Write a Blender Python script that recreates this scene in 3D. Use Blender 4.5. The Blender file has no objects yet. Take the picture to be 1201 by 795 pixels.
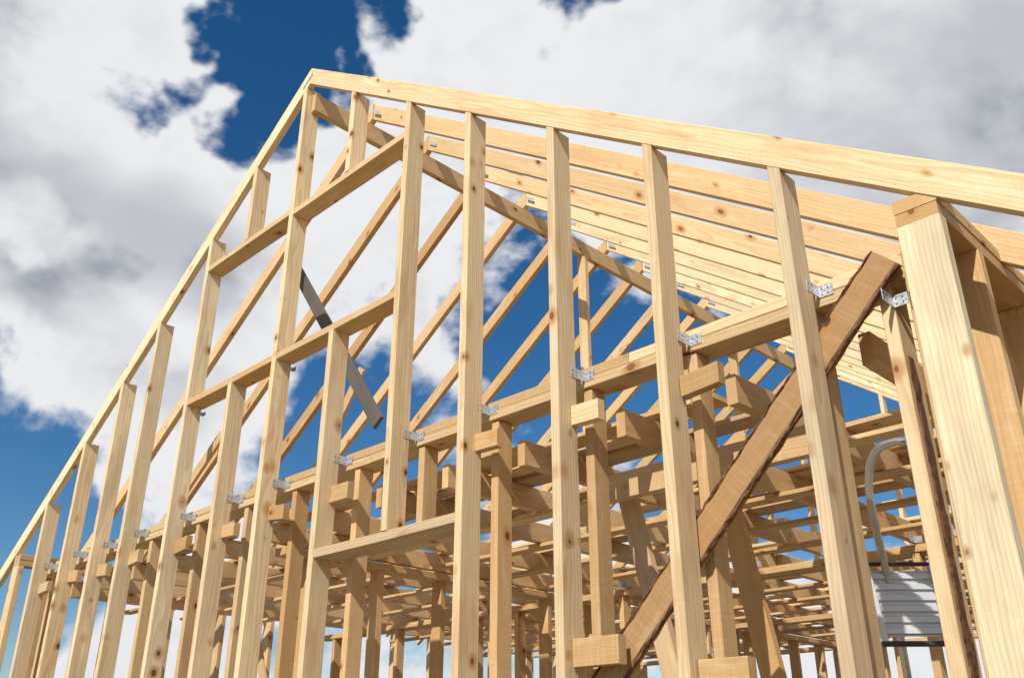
import bpy, math, random
from mathutils import Vector, Matrix
random.seed(7)
S=bpy.context.scene
S.view_settings.view_transform='Standard'
try: S.view_settings.look='None'
except: pass
S.view_settings.exposure=0
E=1.70   # eye height; z values below are relative to it

# ------------------------------------------------------------ materials
def newmat(name):
    m=bpy.data.materials.new(name); m.use_nodes=True
    nt=m.node_tree; nt.nodes.clear()
    return m,nt
class NB:
    def __init__(s,nt): s.nt=nt; s.L=nt.links
    def n(s,t,**k):
        x=s.nt.nodes.new(t)
        for a,b in k.items(): setattr(x,a,b)
        return x
    def put(s,sock,v):
        if isinstance(v,bpy.types.NodeSocket): s.L.new(v,sock)
        else:
            try: sock.default_value=v
            except Exception: sock.default_value=tuple(v)+(1,)
    def math(s,op,a,b=0.0,c=None,clamp=False):
        x=s.n('ShaderNodeMath',operation=op,use_clamp=clamp)
        s.put(x.inputs[0],a); s.put(x.inputs[1],b)
        if c is not None: s.put(x.inputs[2],c)
        return x.outputs[0]
    def vmath(s,op,a,b):
        x=s.n('ShaderNodeVectorMath',operation=op)
        s.put(x.inputs[0],a); s.put(x.inputs[1],b)
        return x
    def mr(s,v,a,b,c,d,smooth=True):
        x=s.n('ShaderNodeMapRange',interpolation_type='SMOOTHSTEP' if smooth else 'LINEAR')
        for i,q in enumerate((v,a,b,c,d)): s.put(x.inputs[i],q)
        return x.outputs[0]
    def mix(s,f,a,b,bt='MIX'):
        x=s.n('ShaderNodeMix',data_type='RGBA',blend_type=bt)
        s.put(x.inputs[0],f)
        for sock,v in ((x.inputs[6],a),(x.inputs[7],b)):
            if isinstance(v,bpy.types.NodeSocket): s.L.new(v,sock)
            else: sock.default_value=(v[0],v[1],v[2],1)
        return x.outputs[2]
    def noise(s,vec,sc,det=4,rough=.55,dist=0.0):
        x=s.n('ShaderNodeTexNoise'); s.put(x.inputs['Vector'],vec)
        x.inputs['Scale'].default_value=sc; x.inputs['Detail'].default_value=det
        x.inputs['Roughness'].default_value=rough; x.inputs['Distortion'].default_value=dist
        return x

def wood_material():
    m,nt=newmat('sawn_pine'); b=NB(nt)
    out=b.n('ShaderNodeOutputMaterial'); p=b.n('ShaderNodeBsdfPrincipled')
    b.L.new(p.outputs[0],out.inputs[0])
    co=b.n('ShaderNodeAttribute',attribute_name='bco').outputs['Vector']
    tone=b.n('ShaderNodeAttribute',attribute_name='tone').outputs['Fac']
    rnd=b.n('ShaderNodeAttribute',attribute_name='rnd').outputs['Fac']
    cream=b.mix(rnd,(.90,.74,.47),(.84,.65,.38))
    orange=b.mix(rnd,(.64,.415,.185),(.54,.315,.120))  # orange timber; also darkens interior boards, putting deeper shade into their colour
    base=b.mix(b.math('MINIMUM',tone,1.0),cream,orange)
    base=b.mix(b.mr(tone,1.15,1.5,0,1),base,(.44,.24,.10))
    # growth rings
    v=b.vmath('MULTIPLY',co,(.06,1,1)).outputs[0]
    wob=b.noise(b.vmath('MULTIPLY',co,(1.1,5,5)).outputs[0],1.0,2)
    v2=b.vmath('ADD',v,b.vmath('MULTIPLY',b.vmath('SUBTRACT',wob.outputs['Color'],(.5,.5,.5)).outputs[0],(.0,.07,.07)).outputs[0]).outputs[0]
    w=b.n('ShaderNodeTexWave',wave_type='RINGS',rings_direction='X',wave_profile='SAW')
    b.put(w.inputs['Vector'],v2); w.inputs['Scale'].default_value=22; w.inputs['Distortion'].default_value=.8
    w.inputs['Detail'].default_value=1; w.inputs['Detail Scale'].default_value=2
    ring=b.mr(w.outputs['Fac'],.30,1,0,1)
    fib=b.noise(b.vmath('MULTIPLY',co,(4,150,150)).outputs[0],1.0,3,.65).outputs['Fac']
    saw=b.noise(b.vmath('MULTIPLY',co,(170,9,9)).outputs[0],1.0,1,.5).outputs['Fac']
    blot=b.noise(b.vmath('MULTIPLY',co,(1.8,9,9)).outputs[0],1.0,3,.62).outputs['Fac']
    dark=b.mix(.55,base,(.42,.21,.075))
    c=b.mix(b.math('MULTIPLY',ring,.62),base,dark)
    c=b.mix(b.mr(fib,.45,.72,0,.65),c,dark)
    c=b.mix(b.mr(saw,.5,.75,0,.30),c,b.mix(.4,c,(.92,.80,.58)))
    c=b.mix(b.mr(blot,.52,.72,0,.80),c,b.mix(.55,c,(.50,.27,.10)))
    c=b.mix(b.mr(blot,.44,.26,0,.55),c,b.mix(.4,c,(.93,.84,.64)))
    # knots
    vo=b.n('ShaderNodeTexVoronoi')
    kv=b.vmath('ADD',co,b.vmath('MULTIPLY',b.vmath('SUBTRACT',wob.outputs['Color'],(.5,.5,.5)).outputs[0],(.03,.03,.03)).outputs[0]).outputs[0]
    b.put(vo.inputs['Vector'],b.vmath('MULTIPLY',kv,(.70,1,1)).outputs[0]); vo.inputs['Scale'].default_value=9.5
    sep=b.n('ShaderNodeSeparateColor'); b.put(sep.inputs[0],vo.outputs['Color'])
    act=b.math('GREATER_THAN',sep.outputs[0],.62)
    size=b.mr(sep.outputs[1],0,1,.05,.20,False)
    r=b.math('DIVIDE',b.math('ADD',vo.outputs['Distance'],b.math('MULTIPLY',b.math('SUBTRACT',fib,.5),.05)),size)
    halo=b.math('MULTIPLY',b.mr(r,1.0,2.6,.8,0),act)
    core=b.math('MULTIPLY',b.mr(r,.75,1.0,.92,0),act)
    c=b.mix(halo,c,(.50,.24,.07))
    c=b.mix(core,c,b.mix(sep.outputs[2],(.28,.11,.035),(.08,.03,.015)))
    # grey weathering
    c=b.mix(b.mr(tone,1.7,2.05,0,.97),c,b.mix(blot,(.05,.045,.04),(.15,.135,.12)))
    rv=b.math('FRACT',b.math('MULTIPLY',rnd,7.3))
    wz=b.math('MULTIPLY',b.mr(b.math('FRACT',b.math('MULTIPLY',rnd,13.7)),.72,.95,0,.40),b.mr(blot,.35,.6,.2,1))
    c=b.mix(wz,c,(.42,.34,.25))
    hsv=b.n('ShaderNodeHueSaturation'); b.put(hsv.inputs['Color'],c)
    b.put(hsv.inputs['Value'],b.mr(rv,0,1,.82,1.06,False))
    hsv.inputs['Saturation'].default_value=.97
    b.L.new(hsv.outputs[0],p.inputs['Base Color'])
    p.inputs['Roughness'].default_value=.72
    p.inputs['Specular IOR Level'].default_value=.25
    bp=b.n('ShaderNodeBump'); bp.inputs['Strength'].default_value=.5; bp.inputs['Distance'].default_value=.002
    b.put(bp.inputs['Height'],fib); b.L.new(bp.outputs[0],p.inputs['Normal'])
    return m
def simple(name,c1,c2,sc,rough=.6,metal=0,bump=.2,det=3):
    m,nt=newmat(name); b=NB(nt)
    out=b.n('ShaderNodeOutputMaterial'); p=b.n('ShaderNodeBsdfPrincipled'); b.L.new(p.outputs[0],out.inputs[0])
    co=b.n('ShaderNodeTexCoord').outputs['Object']
    nz=b.noise(co,sc,det,.6).outputs['Fac']
    b.L.new(b.mix(b.mr(nz,.3,.7,0,1),c1,c2),p.inputs['Base Color'])
    b.put(p.inputs['Roughness'],b.mr(nz,.3,.7,rough-.08,rough+.1)); p.inputs['Metallic'].default_value=metal
    if bump>0:
        bp=b.n('ShaderNodeBump'); bp.inputs['Strength'].default_value=bump; bp.inputs['Distance'].default_value=.004
        b.put(bp.inputs['Height'],nz); b.L.new(bp.outputs[0],p.inputs['Normal'])
    return m
WOOD=wood_material()
BARK=simple('bark',(.08,.035,.02),(.24,.11,.05),40,.9,0,.8)
ZINC=simple('galvanised_steel',(.42,.44,.46),(.64,.66,.69),90,.42,.6,.1)
SCREW=simple('screw_steel',(.10,.10,.10),(.2,.2,.2),60,.5,.6,.1)
ALU=simple('aluminium',(.50,.51,.53),(.62,.63,.65),3,.28,.8,0)
ALUS=simple('aluminium_sheet',(.58,.59,.61),(.68,.69,.70),3,.45,.35,0)
RUB=simple('black_plastic',(.02,.02,.02),(.04,.04,.04),20,.6,0,.1)
CONC=simple('concrete',(.30,.29,.27),(.42,.41,.38),8,.85,0,.4)
GROUND=simple('sandy_soil',(.22,.17,.11),(.10,.10,.04),.35,.95,0,.6,8)

# ------------------------------------------------------------ board builder
class Group:
    def __init__(s,name): s.name=name; s.v=[]; s.f=[]; s.co=[]; s.t=[]; s.r=[]
    def board(s,p0,p1,a,w,b,h,tone=.2,zfun=None,warp=.003,ch=.003,seg=None,wane=0.0):
        """sweep a chamfered w x h section (axes a,b) from p0 to p1. zfun trims the top end."""
        p0=Vector(p0); p1=Vector(p1); a=Vector(a).normalized(); b=Vector(b)
        bl=b.length; b=b/bl
        L=(p1-p0).length
        n=seg or max(1,min(9,int(L/.5)))
        W=w/2; H=h/2
        sec=[(-W+ch,-H),(W-ch,-H),(W,-H+ch),(W,H-ch),(W-ch,H),(-W+ch,H),(-W,H-ch),(-W,-H+ch)]
        base=len(s.v); off=random.uniform(0,60)
        pa=random.choice((-1,1))*random.uniform(.0,.10); pb=random.choice((-1,1))*random.uniform(.02,.12)
        rr=random.random(); tt=min(1.1,max(0,tone+random.uniform(-.22,.22))) if tone<1.2 else tone
        ph=[random.uniform(0,6.28) for _ in range(2)]; am=[random.uniform(-warp,warp) for _ in range(2)]
        for i in range(n+1):
            k=i/n; c=p0.lerp(p1,k)
            wa=am[0]*math.sin(math.pi*k)+.3*am[0]*math.sin(5*k+ph[0]); wb=am[1]*math.sin(math.pi*k)
            for (x,y) in sec:
                wn=1+(random.uniform(-wane,wane) if wane else 0)
                q=c+a*(x*wn+wa)+b*(y*wn+wb)
                if zfun and i==n: q.z=zfun(q.x)
                s.v.append(q); s.co.append((off+L*k,x+pa,y+pb)); s.t.append(tt); s.r.append(rr)
        for i in range(n):
            for j in range(8):
                A=base+i*8+j; B=base+i*8+(j+1)%8
                s.f.append((A,B,B+8,A+8))
        s.f.append(tuple(base+j for j in range(7,-1,-1))); s.f.append(tuple(base+n*8+j for j in range(8)))
    def box(s,x0,x1,y0,y1,z0,z1,tone=.2,zfun=None,axis=None,**k):
        if zfun: axis=2; z1=zfun((x0+x1)/2)
        d=(x1-x0,y1-y0,z1-z0)
        if axis is None: axis=max(range(3),key=lambda i:d[i])
        c=((x0+x1)/2,(y0+y1)/2,(z0+z1)/2)
        if axis==2: s.board((c[0],c[1],z0),(c[0],c[1],z1),(1,0,0),d[0],(0,1,0),d[1],tone,zfun,**k)
        if axis==0: s.board((x0,c[1],c[2]),(x1,c[1],c[2]),(0,1,0),d[1],(0,0,1),d[2],tone,**k)
        if axis==1: s.board((c[0],y0,c[2]),(c[0],y1,c[2]),(0,0,1),d[2],(1,0,0),d[0],tone,**k)
    def build(s,parent,mat=None):
        me=bpy.data.meshes.new(s.name)
        me.from_pydata([(v.x,v.y,v.z+E) for v in s.v],[],s.f)
        import bmesh
        bm=bmesh.new(); bm.from_mesh(me); bmesh.ops.recalc_face_normals(bm,faces=bm.faces); bm.to_mesh(me); bm.free()
        at=me.attributes.new('bco','FLOAT_VECTOR','POINT'); at.data.foreach_set('vector',[q for c in s.co for q in c])
        at=me.attributes.new('tone','FLOAT','POINT'); at.data.foreach_set('value',s.t)
        at=me.attributes.new('rnd','FLOAT','POINT'); at.data.foreach_set('value',s.r)
        me.materials.append(mat or WOOD)
        o=bpy.data.objects.new(s.name,me); S.collection.objects.link(o); o.parent=parent
        return o

frame=bpy.data.objects.new('timber_house_frame',None); S.collection.objects.link(frame)

# ------------------------------------------------------------ geometry constants
YG=2.86; FD=.125; AX=-5.08; ZA=4.93; SR=.715; SL=.668; UR=-.83; UL=-9.57
RD=.125; RTR=RD*math.sqrt(1+SR*SR); RTL=RD*math.sqrt(1+SL*SL)
def ztop(u): return ZA-(SR*(u-AX) if u>AX else SL*(AX-u))
def zbot(u): return ztop(u)-(RTR if u>AX else RTL)-.001
FL=-1.20      # floor level
NR=15; YE=YG+.6*(NR-1)

# rafters
raf=Group('rafters')
def rafter(y,side,tone):
    jy=random.uniform(-.012,.012) if y>YG+.1 else 0
    jz=random.uniform(-.012,.012) if y>YG+.1 else 0
    ue=(-.27 if side>0 else -10.05)+(random.uniform(-.06,.06) if y>YG+.1 else 0); s=SR if side>0 else -SL
    rt=RTR if side>0 else RTL
    u0=AX+.002*side
    za=ZA-abs(u0-AX)*abs(s)+jz*.3; zb=ZA-abs(ue-AX)*abs(s)+jz
    raf.board((u0,y+.025+jy,za-rt/2),(ue,y+.025+jy,zb-rt/2),(0,1,0),.05,(0,0,1),rt,tone,warp=.009 if y>YG+.1 else .003,seg=10)
for i in range(NR):
    y=YG+.6*i
    rafter(y,1,.45 if i==0 else (.85 if i<4 else .0)); rafter(y,-1,.25 if i==0 else .85)
raf.build(frame)

rg=Group('ridge_beam')
rg.box(AX-.025,AX+.025,YG+.052,YE,4.54,4.70,.9,axis=1)
for y in (6.04,8.7): rg.box(AX-.05,AX+.05,y,y+.05,1.5,4.54,.8)
rg.build(frame)

# outer gable studs
st=Group('gable_studs')
full=[-1.42,-2.017,-2.61,-3.25,-5.16,-6.41,-7.17,-7.745,-8.365,-9.02]
for u in full:
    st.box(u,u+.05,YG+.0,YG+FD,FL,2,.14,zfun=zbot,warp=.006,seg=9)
PZ=1.06
st.box(-3.83,-3.78,YG,YG+FD,PZ+.026,2,.15,zfun=zbot)
UT=3.62; LT=2.48
st.box(-4.48,-4.43,YG,YG+FD,UT+.026,2,.3,zfun=zbot)
st.box(-5.80,-5.75,YG,YG+FD,UT+.046,2,.3,zfun=zbot)
st.box(-4.49,-4.44,YG,YG+FD,FL,LT-.026,.15)
st.box(-5.74,-5.69,YG,YG+FD,FL,LT-.026,.15)
st.build(frame)

nog=Group('window_heads_and_sills')
for (a,b_,z) in ((-5.11,-3.83,UT),(-6.36,-5.16,UT+.02),(-5.11,-3.83,LT),(-6.36,-5.16,LT)):
    nog.box(a+.001,b_-.001,YG+.003,YG+FD+.01,z-.025,z+.025,.85)
nog.box(-4.439,-3.251,YG+.003,YG+FD+.05,PZ-.025,PZ+.025,.45)
nog.build(frame)

# ground-floor wall standing just inside the gable studs
Y1=YG+FD+.056
pl=Group('wall_top_plates')
pl.box(-9.42,-4.2,Y1,Y1+.15,1.575,1.625,.75); pl.box(-4.198,-.985,Y1,Y1+.15,1.575,1.625,.7)
pl.box(-9.42,-6.1,Y1+.004,Y1+.146,1.628,1.678,.6); pl.box(-6.098,-2.3,Y1+.004,Y1+.146,1.628,1.678,.7); pl.box(-2.298,-.985,Y1+.004,Y1+.146,1.628,1.678,.5)
for x0 in (UR-.15,UL):
    pl.box(x0,x0+.15,YG+.005,YE+.05,1.73,1.78,.8); pl.box(x0+.003,x0+.147,YG+.005,YE+.05,1.677,1.727,.9)
for y in (YE,6.25,8.75):
    pl.box(-9.4,-1.0,y,y+.12,1.27,1.32,.9)
pl.box(-5.6,-5.45,3.3,YE,1.27,1.32,.9)
pl.build(frame)

ins=Group('inner_wall_studs')
for u in [-1.45,-2.00,-2.58,-3.20,-3.78,-4.37,-5.04,-5.63,-6.31,-7.06,-7.65,-8.27,-8.91,-9.4]:
    z0=PZ+.03 if u==-3.78 else FL
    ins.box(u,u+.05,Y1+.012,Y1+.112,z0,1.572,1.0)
ins.box(-1.155,-1.105,Y1+.01,Y1+.14,FL,1.572,.35)
ins.box(-1.05,-1.0,Y1+.01,Y1+.14,FL,1.572,.9)
ins.build(frame)

# side walls
sd=Group('side_wall_studs')
for k in range(16):
    y=YG+.003+(0 if k==0 else .6*(k-1)+.34)
    if y>YE: break
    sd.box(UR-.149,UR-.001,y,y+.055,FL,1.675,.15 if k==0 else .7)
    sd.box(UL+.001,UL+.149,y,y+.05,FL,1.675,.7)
sd.box(UR-.20,UR-.152,YG+.14,YE,1.50,1.66,1.0)
sd.box(UR-.149,UR-.10,YG+.06,YG+.20,FL,1.675,.8)
sd.build(frame)

rgb=Group('rear_gable_studs')
for k in range(14):
    u=-1.5-.6*k
    rgb.box(u,u+.05,YE-.0,YE+.10,1.33,2,.6,zfun=zbot)
    rgb.box(u+.07,u+.12,YE+.01,YE+.11,FL,1.265,.9)
rgb.build(frame)

pt=Group('partition_studs')
for y in (6.25,8.75):
    for k in range(14):
        u=-1.35-.6*k+random.uniform(-.1,.1)
        if y<7 and -4.2<u<-3.0: continue
        pt.box(u,u+.05,y+.01,y+.11,FL,1.268,.95)
for k in range(13):
    y=3.5+.6*k
    if abs(y-6.25)<.2 or abs(y-8.75)<.2: y+=.22
    pt.box(-5.58,-5.47,y,y+.05,FL,1.268,.95)
pt.build(frame)

# ceiling joists (run back from the gable) with blocks fixing them to the outer studs
js=Group('ceiling_joists')
for u in [-1.30,-1.89,-2.48,-3.12,-3.70,-4.29,-4.96,-5.55,-6.23,-6.98,-7.57,-8.19,-8.83]:
    y=Y1+.12; du=0
    for _ in range(6):
        y2=min(YE+.1,y+random.uniform(3.2,4.4))
        js.box(u+du,u+du+.05,y,y2,1.345,1.475,.95)
        if y2>YE: break
        y=y2-.3; du=.053-du
js.build(frame)
bl=Group('joist_blocks')
for u in full+[-4.49,-5.74]:
    if u<-9.2 or u>-1.5: continue
    l=random.uniform(.15,.23); z=1.42+random.uniform(-.03,.03); hh=random.uniform(.042,.05)
    tilt=random.uniform(-.01,.01)
    bl.board((u+.052,YG+.098,z-tilt),(u+.052+l,YG+.098,z+tilt),(0,1,0),.045,(0,0,1),2*hh,random.choice((.7,1.0,1.2)))
bl.box(-2.555,-2.32,YG+.04,YG+.088,.34,.45,1.25,axis=0)
bl.box(-1.962,-1.76,YG+.04,YG+.088,.23,.33,1.0,axis=0)
bl.build(frame)

# loose boards lying across the joists
lb=Group('loose_boards_on_joists')
y=3.3
while y<YE-.1:
    a=random.uniform(-9.2,-6.5); L=random.uniform(2.5,5.8); b_=min(-1.0,a+L)
    sk=random.uniform(-.06,.06); w=random.choice((.1,.1,.15)); z=1.49
    lb.board((a,y,z),(b_,y+sk,z),(0,1,0),w,(0,0,1),.025,random.choice((.5,.9,1.1)))
    if b_<-2.5:
        a2=b_+random.uniform(.05,.7)
        lb.board((a2,y+.03,z+.001),(min(-1.0,a2+random.uniform(1.5,4)),y+random.uniform(-.05,.05),z+.001),(0,1,0),w,(0,0,1),.025,random.choice((.5,.9,1.1)))
    y+=random.choice((.3,.42,.5,.62))
y=3.9
while y<YE:
    lb.board((-9.3,y,1.331),(-5.7,y+.02,1.331),(0,1,0),.1,(0,0,1),.024,.9)
    lb.board((-5.4,y+.05,1.331),(-1.1,y+.03,1.331),(0,1,0),.1,(0,0,1),.024,.9)
    y+=.62 if abs(y+.62-6.3)>.15 and abs(y+.62-8.8)>.15 else .85
for (y,a,b2,w,t) in ((3.45,-4.3,-2.1,.15,1.0),(3.62,-4.6,-2.7,.15,.6),(4.75,-3.2,-1.1,.15,1.1),(4.92,-3.0,-1.2,.15,.9),(5.4,-5.2,-1.6,.2,1.0)):
    lb.board((a,y,1.516),(b2,y+.02,1.516),(0,1,0),w,(0,0,1),.024,t)
lb.build(frame)

br=Group('temporary_braces')
br.box(-2.85,-1.68,3.40,3.45,1.14,1.27,1.0)
br.board((-2.80,3.62,1.26),(-2.50,3.62,.0),(1,0,.2),.10,(0,1,0),.045,1.0)
br.board((-2.24,3.66,1.1),(-2.02,3.66,-.2),(1,0,.17),.10,(0,1,0),.045,1.0)
d=Vector((-4.78,0,2.08))-Vector((-6.05,0,3.74)); nrm=Vector((-d.z,0,d.x))
br.board((-6.05,3.5,3.74),(-4.78,3.5,2.08),nrm,.105,(0,1,0),.03,2.1)
for (x0,z0,x1,z1,y) in ((-7.6,1.5,-6.3,3.2,4.4),(-8.9,1.4,-7.2,2.6,3.6),(-8.8,-.9,-7.3,1.2,3.4),(-7.9,-.9,-9.0,1.2,5.2)):
    dd=Vector((x1-x0,0,z1-z0)); br.board((x0,y,z0),(x1,y,z1),Vector((-dd.z,0,dd.x)),.1,(0,1,0),.03,.9)
br.build(frame)

# large waney-edged brace sandwiched between the gable studs and the inner wall
wb=Group('waney_edge_brace')
p0=Vector((-1.085,YG+FD+.028,1.66)); p1=Vector((-3.05,YG+FD+.028,-.29))
dd=p1-p0; nn=Vector((-dd.z,0,dd.x)).normalized()
wb.board(p0,p1,nn,.120,(0,1,0),.045,1.36,wane=.06,seg=60,ch=.010,warp=.0)
wb.build(frame)
bk=Group('brace_bark')
for sgn in (1,-1):
    bk.board(p0+nn*.0605*sgn+Vector((0,-.013,0)),p1+nn*.0605*sgn+Vector((0,-.013,0)),nn,.010,(0,1,0),.018,.5,wane=.6,seg=110,ch=.003,warp=0)
bk.build(frame,BARK)
bs=Group('stud_bark')
bs.box(-1.107,-1.098,Y1+.04,Y1+.09,-.6,1.3,wane=.4,seg=40,ch=.003)
bs.build(frame,BARK)

bp_=Group('bottom_plates')
bp_.box(-9.57,-.83,YG+.0,YG+.34,FL-.055,FL-.002,.8); bp_.box(-9.57,-.83,YE,YE+.15,FL-.055,FL-.002,.8)
for x0 in (UR-.15,UL): bp_.box(x0,x0+.15,YG+.345,YE-.005,FL-.055,FL-.002,.8)
bp_.build(frame)
fd=Group('foundation')
fd.box(-9.62,-.78,YG-.05,YE+.2,-1.72,FL-.058,seg=1)
fd.build(frame,CONC)

# ------------------------------------------------------------ metal
mt=Group('angle_brackets'); sc=Group('bracket_screws')
def hexdisc(g,c,ax,r,t=.003):
    c=Vector(c); ax=Vector(ax)
    a=ax.orthogonal().normalized(); b=ax.cross(a).normalized(); n=8; B=len(g.v)
    for kk in (0,1):
        for j in range(n):
            an=2*math.pi*j/n; g.v.append(c+ax*(t*kk)+a*r*math.cos(an)+b*r*math.sin(an)); g.co.append((0,0,0)); g.t.append(0); g.r.append(0)
    for j in range(n): g.f.append((B+j,B+(j+1)%n,B+n+(j+1)%n,B+n+j))
    g.f.append(tuple(B+n+j for j in range(n)))
def bracket(x,y,z,s=1,lx=None):
    h=.042*s; l=.085*s; lx=lx or .05*s
    mt.box(x+.0005,x+.003,y-l,y,z,z+h,ch=.0005,seg=1,warp=0,axis=1)
    mt.box(x+.0005,x+lx,y-.003,y-.0005,z,z+h,ch=.0005,seg=1,warp=0,axis=0)
    for i in range(2):
        for j in range(2):
            hexdisc(sc,(x+.013+.022*i*s,y-.0031,z+.011+.019*j*s),(0,-1,0),.0038,.001)
            hexdisc(sc,(x+.0031,y-l+.012+.022*i*s,z+.011+.019*j*s),(1,0,0),.0038,.001)
for u in full+[-4.49,-5.74]:
    bracket(u+.05,Y1-.001,1.605+random.uniform(-.012,.012),1.15)
bracket(-3.78,Y1-.001,1.605,1.15)
for u in (-5.11,-6.36): bracket(u,YG+FD+.02,LT-.075,.7)
bracket(-1.0,Y1+.005,.62,1.2); bracket(-1.105,Y1+.008,1.48,1.1)
for i in range(0,NR):
    y=YG+.6*i-.0145
    if i>0:
        mt.board((AX+.03,y,ZA-.10),(AX+.12,y,ZA-.165),(0,1,0),.0025,(0,0,1),.035,seg=1,warp=0,ch=.0005)
        mt.box(UR-.15,UR-.11,y-.01,y-.007,1.79,1.84,seg=1,warp=0,ch=.0005)
    else:
        mt.board((AX-.09,y+.011,ZA-.15),(AX+.03,y+.011,ZA-.07),(0,1,0),.0025,(0,0,1),.03,seg=1,warp=0,ch=.0005)
for u in [-1.30,-1.89,-2.48,-3.12,-3.70,-4.29,-4.96]:
    for y in (6.25,8.75): bracket(u+.055,y-.002,1.33,1)
mt.build(frame,ZINC); sc.build(frame,SCREW)

# ------------------------------------------------------------ step ladder
lad=bpy.data.objects.new('step_ladder',None); S.collection.objects.link(lad)
def tube(name,pts,r,mat,parent,res=8):
    cu=bpy.data.curves.new(name,'CURVE'); cu.dimensions='3D'; cu.bevel_depth=r; cu.bevel_resolution=3; cu.use_fill_caps=True
    sp=cu.splines.new('BEZIER'); sp.bezier_points.add(len(pts)-1)
    for bpnt,q in zip(sp.bezier_points,pts):
        bpnt.co=(q[0],q[1],q[2]+E); bpnt.handle_left_type=bpnt.handle_right_type='AUTO'
    sp.resolution_u=res; cu.materials.append(mat)
    o=bpy.data.objects.new(name,cu); S.collection.objects.link(o)
    dg=bpy.context.evaluated_depsgraph_get(); me=bpy.data.meshes.new_from_object(o.evaluated_get(dg))
    bpy.data.objects.remove(o); o=bpy.data.objects.new(name,me); S.collection.objects.link(o); o.parent=parent
    for p in me.polygons: p.use_smooth=True
    return o
for k,dy in enumerate((0,.42)):
    dx=dy*.55
    tube('handrail_%d'%k,[(-1.50+dx,4.02+dy,1.30),(-1.60+dx,4.06+dy,1.325),(-1.72+dx,4.13+dy,1.31),(-1.79+dx,4.19+dy,1.21),(-1.82+dx,4.25+dy,1.02),(-1.86+dx,4.40+dy,.70),(-1.92+dx,4.56+dy,.36),(-2.2+dx,5.3+dy,FL)],.019,ALU,lad)
    tube('front_leg_%d'%k,[(-1.50+dx,4.02+dy,1.30),(-1.47+dx,3.95+dy,.3),(-1.45+dx,3.8+dy,FL)],.018,ALU,lad)
lg=Group('treads')
for i in range(7):
    z=.30-.25*i
    lg.board((-1.90-.05*i*.9,4.50+.10*i,z),(-1.90-.05*i*.9+.23,4.50+.10*i+.42,z),(-.85,.5,0),.08,(0,0,1),.025,warp=0,ch=.003,seg=1)
lg.build(lad,ALUS)
pf=Group('folded_platform'); pe=Group('platform_edge_trim')
o0=Vector((-1.875,4.30,.52)); ex=Vector((.20,.19,0)); ez=Vector((-.03,.0,.30)); dn=Vector((.69,-.72,0))
pf.board(o0+dn*-.012+ex*.5,o0+dn*-.012+ex*.5+ez,ex,.27,dn,.008,warp=0,ch=.002,seg=1)
for i in range(6):
    a=o0+ez*((i+.5)/6); pf.board(a,a+ex,ez,.030,dn,.008,warp=0,ch=.003,seg=1)
for q in (o0-ex*.04,o0+ex*1.04): pf.board(q-ez*.08,q+ez*1.08,ex,.022,dn,.035,warp=0,ch=.003,seg=1)
pe.board(o0-ex*.08-ez*.11,o0+ex*1.08-ez*.11,ez,.022,dn,.04,warp=0,seg=1)
pe.board(o0-ex*.08+ez*1.10,o0+ex*1.08+ez*1.10,ez,.014,dn,.04,warp=0,seg=1)
pf.build(lad,ALUS); pe.build(lad,RUB)

# ------------------------------------------------------------ ground
gm=bpy.data.meshes.new('ground'); n=40; R=3000
vs=[];fs=[]
def gc(i):
    t=(i/n*2-1); return math.copysign(abs(t)**3,t)*R
for i in range(n+1):
    for j in range(n+1):
        x,y=gc(i),gc(j); h=.0
        if abs(x)>14 or abs(y-6)>14: h=math.sin(x*.07)*math.cos(y*.05)*.15
        vs.append((x-4,y+5,h-.01))
for i in range(n):
    for j in range(n):
        a=i*(n+1)+j; fs.append((a,a+n+1,a+n+2,a+1))
gm.from_pydata(vs,[],fs); gm.materials.append(GROUND)
g=bpy.data.objects.new('ground',gm); S.collection.objects.link(g)

# ------------------------------------------------------------ light
EL=43
sun_dir=Vector((.30,-.94,0)).normalized()*math.cos(math.radians(EL)); sun_dir.z=math.sin(math.radians(EL))
sl=bpy.data.lights.new('sun','SUN'); sl.energy=5.0; sl.angle=math.radians(.5); sl.color=(1,.965,.89)
so=bpy.data.objects.new('sun',sl); S.collection.objects.link(so); so.rotation_euler=sun_dir.to_track_quat('Z','Y').to_euler()
W=bpy.data.worlds.new('World'); S.world=W; W.use_nodes=True
nt=W.node_tree; nt.nodes.clear(); b=NB(nt)
out=b.n('ShaderNodeOutputWorld')
sky=b.n('ShaderNodeTexSky',sky_type='NISHITA'); sky.sun_disc=False
sky.sun_elevation=math.radians(EL); sky.sun_rotation=math.atan2(sun_dir.x,sun_dir.y)
sky.air_density=1.0; sky.dust_density=.3; sky.ozone_density=3.0
hs=b.n('ShaderNodeHueSaturation'); hs.inputs['Saturation'].default_value=1.33; hs.inputs['Value'].default_value=1.0
b.L.new(sky.outputs[0],hs.inputs['Color'])
bg1=b.n('ShaderNodeBackground'); b.L.new(hs.outputs[0],bg1.inputs[0]); bg1.inputs[1].default_value=.092
dirv=b.n('ShaderNodeTexCoord').outputs['Generated']
dirn=b.vmath('NORMALIZE',dirv,(0,0,0)).outputs[0]
st_=b.vmath('MULTIPLY',dirn,(1,1,1.5)).outputs[0]
wn=b.noise(dirn,6,4,.62).outputs['Color']
wv=b.vmath('NORMALIZE',b.vmath('ADD',dirn,b.vmath('MULTIPLY',b.vmath('SUBTRACT',wn,(.5,.5,.5)).outputs[0],(.22,.22,.22)).outputs[0]).outputs[0],(0,0,0)).outputs[0]
big=b.noise(st_,3.4,8,.60,.15).outputs['Fac']
dens=big
def dvec(az,el):
    az=math.radians(az-45); el=math.radians(el)
    return (math.sin(az)*math.cos(el),math.cos(az)*math.cos(el),math.sin(el))
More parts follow.
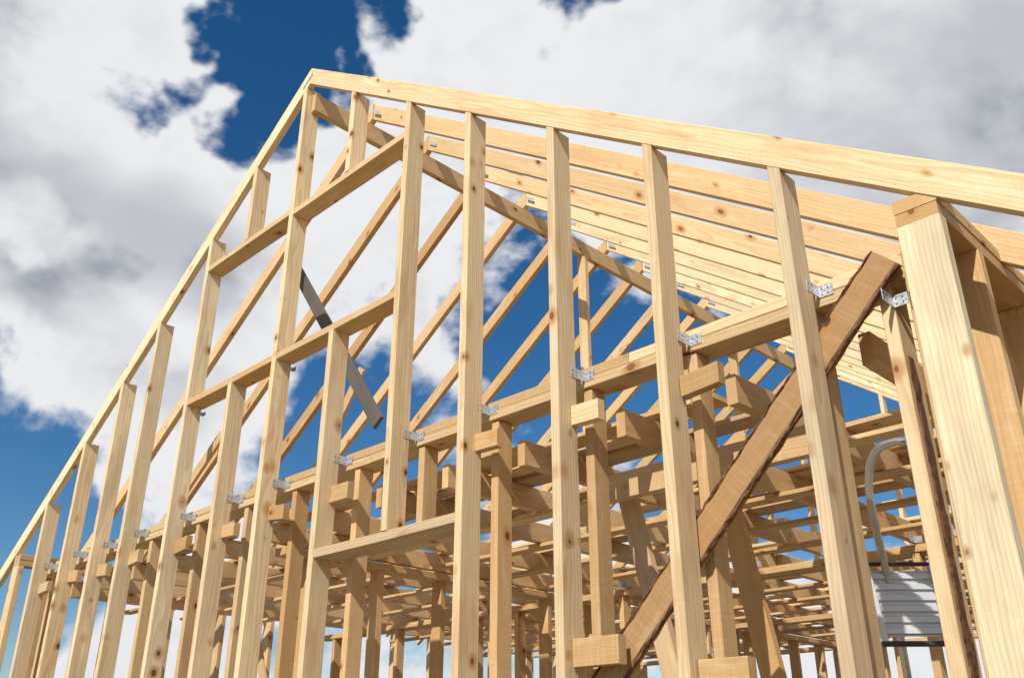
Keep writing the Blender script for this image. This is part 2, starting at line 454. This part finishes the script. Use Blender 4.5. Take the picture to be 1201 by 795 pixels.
# broad openings (negative) and banks (positive) in the cloud cover: azimuth, elevation, radius, weight
blobs=[(-15.5,44,5.2,-.30),(-19,38,3.6,-.24),(5,48,4,-.22),(-33,11,9,-.28),(0,30.5,4.5,-.22),(18,20,8,-.32),(-31.5,28.5,2.5,-.2),(6,25,5,-.25),(-10,16,5,-.10),
       (-31,37,12,.26),(23,40,17,.30),(-26,24.5,8,.26),(-8,29,7,.16),(-8,38,5,.12),(22,7,6,.08),(-18,17,5,.10),(-70,30,22,.15),(70,30,25,.15)]
for (az,el,r,wgt) in blobs:
    d=b.vmath('DOT_PRODUCT',wv,dvec(az,el)).outputs['Value']
    dens=b.math('ADD',dens,b.mr(d,math.cos(math.radians(r*1.5)),1,0,wgt))
cov=b.mr(dens,.445,.575,0,1)
st2=b.vmath('ADD',st_,(.03,-.05,.10)).outputs[0]
big2=b.noise(st2,3.4,4,.60,.15).outputs['Fac']
rel=b.mr(b.math('SUBTRACT',big,big2),-.10,.10,0,1)
shn=b.noise(b.vmath('ADD',st_,(3.1,1.7,.12)).outputs[0],3.0,3,.55,.2).outputs['Fac']
core=b.mr(dens,.60,.88,0,1)
greyf=b.math('ADD',b.math('MULTIPLY',b.mr(shn,.38,.64,0,1),b.math('ADD',b.math('MULTIPLY',core,.62),.04)),b.math('MULTIPLY',b.math('MULTIPLY',b.math('SUBTRACT',.75,rel),core),.50),clamp=True)
cc=b.mix(greyf,(.97,.98,1.0),(.31,.345,.41))
bg2=b.n('ShaderNodeBackground'); b.L.new(cc,bg2.inputs[0]); bg2.inputs[1].default_value=.87
mx=b.n('ShaderNodeMixShader'); b.L.new(cov,mx.inputs[0]); b.L.new(bg1.outputs[0],mx.inputs[1]); b.L.new(bg2.outputs[0],mx.inputs[2])
b.L.new(mx.outputs[0],out.inputs[0])

# ------------------------------------------------------------ camera
cd=bpy.data.cameras.new('camera'); cd.lens=32.13; cd.sensor_width=36; cd.clip_end=9000; cd.clip_start=.05
co=bpy.data.objects.new('camera',cd); S.collection.objects.link(co)
co.location=(0,0,E); co.rotation_euler=(math.radians(90+24.8),0,math.radians(45))
S.camera=co
